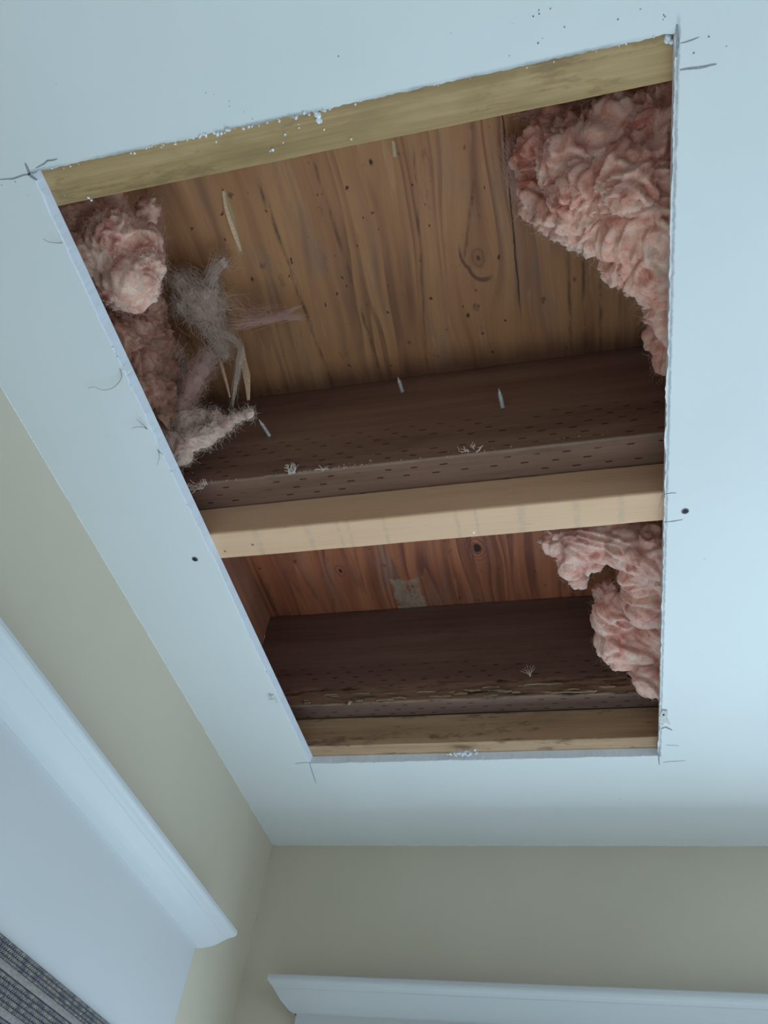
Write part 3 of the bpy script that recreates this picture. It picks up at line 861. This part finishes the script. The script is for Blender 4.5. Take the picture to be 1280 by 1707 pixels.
def batt(name, label, blobs, m, st_m, voxel=0.0042, amp=0.012, freq=24, seed=0.0, group=None, nfib=1600, clip=None, warp=1.0, cat='insulation', fl=0.018, parent=None, smooth_it=12, ter=5.0):
    tmp = bmesh.new()
    for (u, v, z, rpx, *k) in blobs:
        p = at(u, v, z); r = rpx*px(p)
        sc = k[0] if k else (1, 1, 1)
        bmesh.ops.create_icosphere(tmp, subdivisions=3, radius=1, matrix=Matrix.Translation(p) @ Matrix.Diagonal((r*sc[0], r*sc[1], r*sc[2], 1)))
    me = bpy.data.meshes.new('tmp'); tmp.to_mesh(me); tmp.free()
    ob = bpy.data.objects.new('tmp', me); COL.objects.link(ob)
    md = ob.modifiers.new('r', 'REMESH'); md.mode = 'VOXEL'; md.voxel_size = voxel
    sm = ob.modifiers.new('s', 'SMOOTH'); sm.iterations = smooth_it; sm.factor = 0.5
    dg = bpy.context.evaluated_depsgraph_get(); dg.update()
    me2 = bpy.data.meshes.new_from_object(ob.evaluated_get(dg))
    bpy.data.objects.remove(ob); bpy.data.meshes.remove(me)
    bm = bmesh.new(); bm.from_mesh(me2); bpy.data.meshes.remove(me2)
    bm.normal_update()
    new = []
    for v in bm.verts:
        d = fold(v.co, seed, freq, warp, ter)*amp
        q = v.co + v.normal*d
        if clip: q = clip(q)
        q.z = min(q.z, DK-0.001)
        new.append(q)
    for v, q in zip(bm.verts, new): v.co = q
    bm.normal_update()
    surf = [(v.co.copy(), v.normal.copy()) for v in bm.verts if v.index % 3 == 0]
    base = sum((v.co for v in bm.verts), Vector())/len(bm.verts)
    base.z = min(v.co.z for v in bm.verts)
    if parent is None:
        root = empty(name, base); tag(root, label, cat, group)
    else: root = parent
    link('batting' if parent is None else name, bm, m, root, smooth=True)
    if nfib:
        fb = bmesh.new(); fibres(fb, surf, nfib, fl, 0.00017, 0.35, int(seed*10)+3)
        tag(link('loose_fibres', fb, st_m, root, smooth=True), kind='stuff')
    return root


def above(q):                                           # nothing sags below the drywall
    if q.z < CT+0.004: q = Vector((q.x, q.y, CT+0.004+(q.z-CT-0.004)*0.05))
    return q


def clip_near(q):
    q = above(q)
    if q.y > 0.714: q = Vector((q.x, 0.714, q.z))
    if q.z < JB+0.02 and q.y < 0.206 and q.y > 0.07: q = Vector((q.x, 0.206, q.z))
    if q.x < -0.747: q = Vector((-0.747, q.y, q.z))
    return q


def clip_far(q):
    q = above(q)
    if q.y > 1.366 and q.z > JB: q = Vector((q.x, 1.366, q.z))
    if q.y < 0.83 and q.z < JB+0.003: q = Vector((q.x, 0.83, q.z))
    if q.y < 0.767: q = Vector((q.x, 0.767, q.z))
    return q


batt('insulation_batt', 'large folded pink fibreglass mass hanging at the upper right of the opening',
     [(895, 265, 2.77, 38), (900, 325, 2.74, 34), (925, 230, 2.75, 45), (960, 260, 2.70, 62), (985, 330, 2.66, 70), (925, 350, 2.70, 36),
      (960, 370, 2.67, 38), (1010, 380, 2.63, 46), (1040, 230, 2.68, 70), (1075, 300, 2.62, 80), (1060, 390, 2.60, 58), (1055, 430, 2.60, 44),
      (1090, 440, 2.58, 55), (1105, 500, 2.58, 34), (1120, 380, 2.58, 70), (1120, 220, 2.65, 75), (1130, 530, 2.58, 40), (1165, 420, 2.58, 70),
      (1165, 300, 2.6, 80), (1108, 565, 2.64, 26), (1150, 590, 2.62, 50), (1030, 440, 2.62, 28)],
     M_PINK, M_ST_PINK, seed=1.0, amp=0.018, freq=18, ter=5.5, nfib=5000, clip=clip_near)
batt('insulation_batt', 'pale pink fibreglass lump at the upper left corner of the opening',
     [(150, 375, 2.66, 38), (185, 395, 2.64, 50), (160, 430, 2.61, 45), (215, 420, 2.65, 45), (235, 405, 2.66, 34), (205, 470, 2.60, 46),
      (228, 470, 2.61, 38), (240, 440, 2.63, 30), (180, 345, 2.70, 34), (120, 370, 2.64, 30), (222, 492, 2.60, 26), (120, 430, 2.60, 40), (245, 350, 2.75, 20)],
     M_PINK_L, M_ST_PINK, seed=2.6, amp=0.011, freq=24, ter=4.5, nfib=3500, clip=clip_near)
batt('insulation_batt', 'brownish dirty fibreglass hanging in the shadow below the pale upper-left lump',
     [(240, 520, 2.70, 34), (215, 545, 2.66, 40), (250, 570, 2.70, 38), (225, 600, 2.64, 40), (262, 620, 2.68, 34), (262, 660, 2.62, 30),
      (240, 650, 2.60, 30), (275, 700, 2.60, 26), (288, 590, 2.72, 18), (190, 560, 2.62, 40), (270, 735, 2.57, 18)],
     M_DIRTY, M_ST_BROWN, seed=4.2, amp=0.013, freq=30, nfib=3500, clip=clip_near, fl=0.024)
batt('insulation_tuft', 'greyish pink rolled tuft of fibreglass resting by the left end of the brown joist',
     [(300, 757, 2.535, 20), (290, 740, 2.55, 20), (318, 735, 2.55, 18), (340, 728, 2.56, 18), (362, 716, 2.57, 15), (378, 706, 2.575, 13),
      (395, 696, 2.58, 10), (410, 691, 2.585, 9), (418, 688, 2.585, 7), (310, 705, 2.59, 20), (335, 698, 2.60, 16), (360, 695, 2.59, 12)],
     M_GREYP, M_ST_GREY, seed=5.5, amp=0.006, freq=34, nfib=2200, smooth_it=22, clip=clip_near, voxel=0.003)
batt('insulation_strip', 'flat pinkish strip of torn fibreglass slanting above the rolled tuft',
     [(346, 598, 2.72, 12), (336, 615, 2.70, 14), (325, 632, 2.68, 15), (315, 650, 2.66, 15), (308, 668, 2.64, 14), (300, 684, 2.62, 12), (303, 640, 2.70, 14)],
     M_GREYP, M_ST_PINK, seed=6.5, amp=0.005, freq=44, nfib=2000, smooth_it=16, clip=clip_near, voxel=0.003, fl=0.03)
batt('insulation_batt', 'pink fibreglass curling like a hook at the right of the small far bay',
     [(930, 900, 2.70, 26), (965, 905, 2.68, 36), (1005, 895, 2.66, 42), (1050, 905, 2.63, 45), (1090, 920, 2.60, 50), (950, 940, 2.68, 22),
      (962, 962, 2.67, 17), (985, 935, 2.67, 20), (1065, 960, 2.60, 32), (1085, 1000, 2.60, 45), (1050, 1010, 2.64, 30), (1025, 1025, 2.62, 36),
      (1040, 1070, 2.60, 44), (1085, 1080, 2.59, 46), (1080, 1122, 2.585, 32), (1120, 1060, 2.60, 60), (1120, 950, 2.60, 50), (1012, 990, 2.66, 20), (1110, 1130, 2.585, 34), (1086, 1134, 2.52, 24), (1110, 1140, 2.52, 24),
      (940, 885, 2.72, 22)],
     M_ROLL, M_ST_PINK, seed=7.7, amp=0.015, freq=15, ter=4.0, nfib=4000, clip=clip_far, voxel=0.0042)

# wispy torn fibreglass: bundles of fine strands
def bundle(bm, pts, count, spread, rad, rnd, fuzz=0.004):
    P = [Vector(p) for p in pts]
    for _ in range(count):
        o0 = Vector((rnd.gauss(0, 1), rnd.gauss(0, 1), rnd.gauss(0, 1)))
        o1 = Vector((rnd.gauss(0, 1), rnd.gauss(0, 1), rnd.gauss(0, 1)))
        t0 = rnd.uniform(0, 0.45); t1 = rnd.uniform(0.6, 1.0); S = 9; Q = []
        s = rnd.uniform(0, 50)
        for k in range(S+1):
            t = (t0 + (t1-t0)*k/S)*(len(P)-1); i = min(int(t), len(P)-2); f_ = t-i
            sp = spread[i] + (spread[i+1]-spread[i])*f_
            p = P[i].lerp(P[i+1], f_) + (o0*(1-k/S) + o1*(k/S))*sp
            p += Vector((noise.noise(p*30+Vector((s, 0, 0))), noise.noise(p*30+Vector((0, s, 0))), noise.noise(p*30+Vector((0, 0, s)))))*fuzz
            p.z = min(p.z, DK-0.001); p.x = max(p.x, -0.746); p.y = min(p.y, 0.714)
            Q.append(p)
        tube(bm, Q, rad, rad*0.5, n=3)


rnd = random.Random(5)
A = lambda u, v, z: at(u, v, z)
c0 = A(345, 505, 2.76)
wisp = empty('fibre_wisp', c0)
tag(wisp, 'grey cobweb-like wisp of torn glass fibre against the plywood at left', 'insulation')
bm = bmesh.new()
bundle(bm, [A(290, 455, 2.79), A(325, 485, 2.77), A(350, 530, 2.75), A(365, 580, 2.74)], 260, [0.008, 0.022, 0.020, 0.010], 0.00028, rnd, 0.016)
bundle(bm, [A(300, 520, 2.77), A(340, 500, 2.76), A(385, 505, 2.78)], 150, [0.012, 0.020, 0.012], 0.00028, rnd, 0.016)
bundle(bm, [A(345, 485, 2.77), A(352, 460, 2.78), A(375, 425, 2.80)], 120, [0.010, 0.006, 0.008], 0.00028, rnd, 0.006)
tag(link('strand_cluster', bm, M_ST_GREY, wisp, smooth=True), kind='stuff')
bm = bmesh.new()
bundle(bm, [A(370, 545, 2.75), A(420, 535, 2.76), A(470, 527, 2.77), A(512, 530, 2.78)], 110, [0.008, 0.006, 0.0035, 0.003], 0.00026, rnd, 0.008)
bundle(bm, [A(400, 545, 2.75), A(450, 535, 2.76), A(490, 515, 2.78), A(508, 506, 2.79)], 30, [0.006, 0.004, 0.002, 0.001], 0.00026, rnd, 0.005)
bundle(bm, [A(390, 510, 2.78), A(420, 520, 2.78), A(480, 515, 2.79)], 50, [0.012, 0.008, 0.004], 0.00024, rnd, 0.012)
tag(link('strand_arm', bm, M_ST_PINK, wisp, smooth=True), kind='stuff')
bm = bmesh.new()
bundle(bm, [A(350, 545, 2.74), A(385, 560, 2.73), A(402, 580, 2.71), A(396, 620, 2.67), A(386, 685, 2.60)], 110, [0.008, 0.006, 0.0035, 0.003, 0.002], 0.00026, rnd, 0.004)
bundle(bm, [A(355, 540, 2.74), A(370, 580, 2.73), A(378, 600, 2.72)], 120, [0.010, 0.008, 0.004], 0.00028, rnd, 0.006)
bundle(bm, [A(365, 580, 2.73), A(330, 620, 2.70), A(300, 655, 2.67), A(285, 700, 2.64)], 160, [0.006, 0.009, 0.009, 0.006], 0.00028, rnd, 0.010)
bundle(bm, [A(300, 580, 2.72), A(285, 620, 2.69), A(290, 670, 2.66)], 160, [0.010, 0.014, 0.010], 0.00026, rnd, 0.014)
tag(link('strand_drape', bm, M_ST_GREY, wisp, smooth=True), kind='stuff')
# soft dense heart of the wisp
bm = bmesh.new()
def soft_heart():
    return batt('wisp_heart', None, [(322, 490, 2.775, 20), (340, 515, 2.765, 22), (345, 495, 2.77, 20), (358, 545, 2.755, 15), (368, 575, 2.74, 11),
                (375, 592, 2.735, 7), (355, 462, 2.785, 8), (372, 438, 2.795, 9), (300, 470, 2.78, 15), (305, 510, 2.77, 15)], M_GREYP, M_ST_GREY, voxel=0.003, amp=0.005, freq=36, seed=9.1,
                nfib=1400, clip=clip_near, parent=wisp, fl=0.03)
bm.free()
soft_heart()

# wispy fringes where the big batts touch the plywood
b0 = [o for o in COL.objects if o.name.startswith('insulation_batt')]
bm = bmesh.new()
bundle(bm, [A(850, 225, 2.80), A(860, 290, 2.80), A(880, 350, 2.78)], 260, [0.006, 0.008, 0.006], 0.00026, rnd, 0.014)
bundle(bm, [A(870, 200, 2.79), A(930, 190, 2.77), A(1000, 180, 2.74)], 160, [0.012, 0.014, 0.01], 0.00026, rnd, 0.016)
tag(link('fibre_fringe', bm, M_ST_PINK, b0[0], smooth=True), kind='stuff')
bm = bmesh.new()
bundle(bm, [A(255, 330, 2.80), A(262, 390, 2.76), A(272, 430, 2.72)], 130, [0.006, 0.008, 0.005], 0.00026, rnd, 0.01)
tag(link('fibre_fringe', bm, M_ST_PINK, b0[1], smooth=True), kind='stuff')

# ------------------------------------------------------------------ splinters and litter
def splinter(label, pts, w, th, m=M_SPLINTER, ref=None, name='wood_splinter', cat='splinter', group=None):
    bm = bmesh.new(); P = [Vector(p) for p in pts]; rows = []
    for i, p in enumerate(P):
        d = (P[min(i+1, len(P)-1)]-P[max(i-1, 0)]).normalized()
        view = (p-CAM).normalized(); s = d.cross(view).normalized(); t = s.cross(d)
        ww = w*(0.25+0.75*math.sin(math.pi*(i+0.5)/len(P)))*(0.8+0.4*random.random())
        rows.append([bm.verts.new(p+s*ww), bm.verts.new(p+t*th), bm.verts.new(p-s*ww), bm.verts.new(p-t*th)])
    for i in range(len(rows)-1):
        for k in range(4): bm.faces.new((rows[i][k], rows[i][(k+1) % 4], rows[i+1][(k+1) % 4], rows[i+1][k]))
    bm.faces.new(rows[0]); bm.faces.new(rows[-1][::-1])
    o = link(name, bm, m, origin=P[0]); tag(o, label, cat, group)
    return o


splinter('pale wood splinter hanging from the plywood beside the grey fibre wisp',
         [A(404, 578, 2.80), A(406, 600, 2.785), A(411, 625, 2.76), A(413, 645, 2.745), A(414, 667, 2.73)], 0.0062, 0.0012)
splinter('thin dark splinter hanging just left of the pale one, under the fibre wisp',
         [A(364, 590, 2.78), A(370, 612, 2.76), A(378, 640, 2.74), A(383, 662, 2.72)], 0.0028, 0.001)
splinter('long peeled sliver of veneer lying on the plywood near the top left',
         [A(372, 318, DK-0.002), A(376, 345, DK-0.003), A(384, 370, DK-0.004), A(393, 395, DK-0.003), A(401, 418, DK-0.001)], 0.0040, 0.0010)

jo = [o for o in COL.objects if o.name.startswith('floor_joist')]
def tuft(label, u, v, n_, L, m, y, spread=0.004, dirs=None, z=None):
    p = at_y(u, v, y); root_bm = bmesh.new(); r_ = random.Random(int(u))
    for k in range(n_):
        d = Vector((r_.gauss(0, 1), -abs(r_.gauss(0, 0.6)), r_.gauss(0, 1)))
        if dirs: d = d*0.35 + Vector(dirs)
        d.normalize()
        c = p + Vector((r_.gauss(0, spread), -0.001, r_.gauss(0, spread*0.4))); P = [c]
        for j in range(4):
            c = c + d*L/4*r_.uniform(0.5, 1.2); d = (d+Vector((r_.gauss(0, .3), r_.gauss(0, .2), r_.gauss(0, .3)))).normalized()
            c.y = min(c.y, y-0.0006)
            P.append(c.copy())
        tube(root_bm, P, 0.0007, 0.0003, n=4)
    o = link('fibre_tuft', root_bm, m, origin=p); tag(o, label, 'lint')
    return o


M_LINT = flat('white_lint', (0.80, 0.70, 0.62), 0.9)
tuft('curled white lint tuft stuck on the lower edge of the brown joist', 487, 790, 26, 0.022, M_LINT, 0.715, 0.003, (-0.1, -0.6, 0.9))
tuft('small white lint bit on the joist edge, right of the curled tuft', 540, 783, 14, 0.010, M_LINT, 0.715, 0.007)
tuft('pinkish lint fuzz on the joist edge at its far left end', 330, 812, 50, 0.014, M_ST_GREY, 0.715, 0.012)
tuft('faint bluish lint on the joist edge above the middle of the pale strip', 785, 750, 22, 0.012, M_ST_GREY, 0.715, 0.012)
tuft('thin pale fibre standing on the rotten edge of the far joist', 884, 1128, 7, 0.032, M_LINT, 1.366, 0.001, (-0.35, -0.4, 1.2))
tuft('tiny white shavings on the rotten left part of the far joist', 582, 1175, 6, 0.012, M_LINT, 1.366, 0.002, (0.4, -0.2, 1.0))
bm = bmesh.new()                                        # rubbed crumbs along the joist arris
for k in range(110):
    u = random.uniform(440, 620) if k % 3 else random.uniform(320, 1050)
    v = 812 + (715-812)*(u-315)/(1097-315) + random.gauss(0, 2.5)
    p = at_y(u, v-1, 0.715); p.z = max(p.z, JB+0.0005)
    crumb(bm, p, random.uniform(0.0005, 0.0016), k)
tag(link('scuffed_fibres', bm, flat('scuffed_wood', (0.5, 0.38, 0.31)), jo[0], smooth=True), kind='stuff')
# chips of decayed wood on the far joist's lower face
M_CHIP = board('decayed_wood', [(0.16, 0.10, 0.065), (0.30, 0.21, 0.135), (0.48, 0.36, 0.24), (0.10, 0.06, 0.045)], seed=21, streak=0.5)
for k in range(34):
    u = random.uniform(500, 1040); v = random.uniform(1146, 1166) - (u-750)*0.035
    p = at_y(u, v, 1.366); p.z = max(p.z, JB+0.004)
    L = random.uniform(0.015, 0.055); h = random.uniform(0.0015, 0.005)
    bm = bmesh.new(); P = [p+Vector((L*(i/5-0.5), -0.0015-0.0025*math.sin(math.pi*i/5)*random.random(), random.uniform(-1, 1)*0.0012)) for i in range(6)]
    rows = []
    for i, q in enumerate(P):
        hh = h*math.sin(math.pi*(i+0.4)/5.8)
        rows.append([bm.verts.new(q+Vector((0, 0, hh))), bm.verts.new(q+Vector((0, -0.0015, 0))), bm.verts.new(q+Vector((0, 0, -hh))), bm.verts.new(q+Vector((0, 0.003, 0)))])
    for i in range(5):
        for j in range(4): bm.faces.new((rows[i][j], rows[i][(j+1) % 4], rows[i+1][(j+1) % 4], rows[i+1][j]))
    bm.faces.new(rows[0]); bm.faces.new(rows[-1][::-1])
    link('decayed_chip', bm, M_CHIP, jo[1])
print('tris', sum(sum(len(p.vertices)-2 for p in o.data.polygons) for o in COL.objects if o.type == 'MESH'))
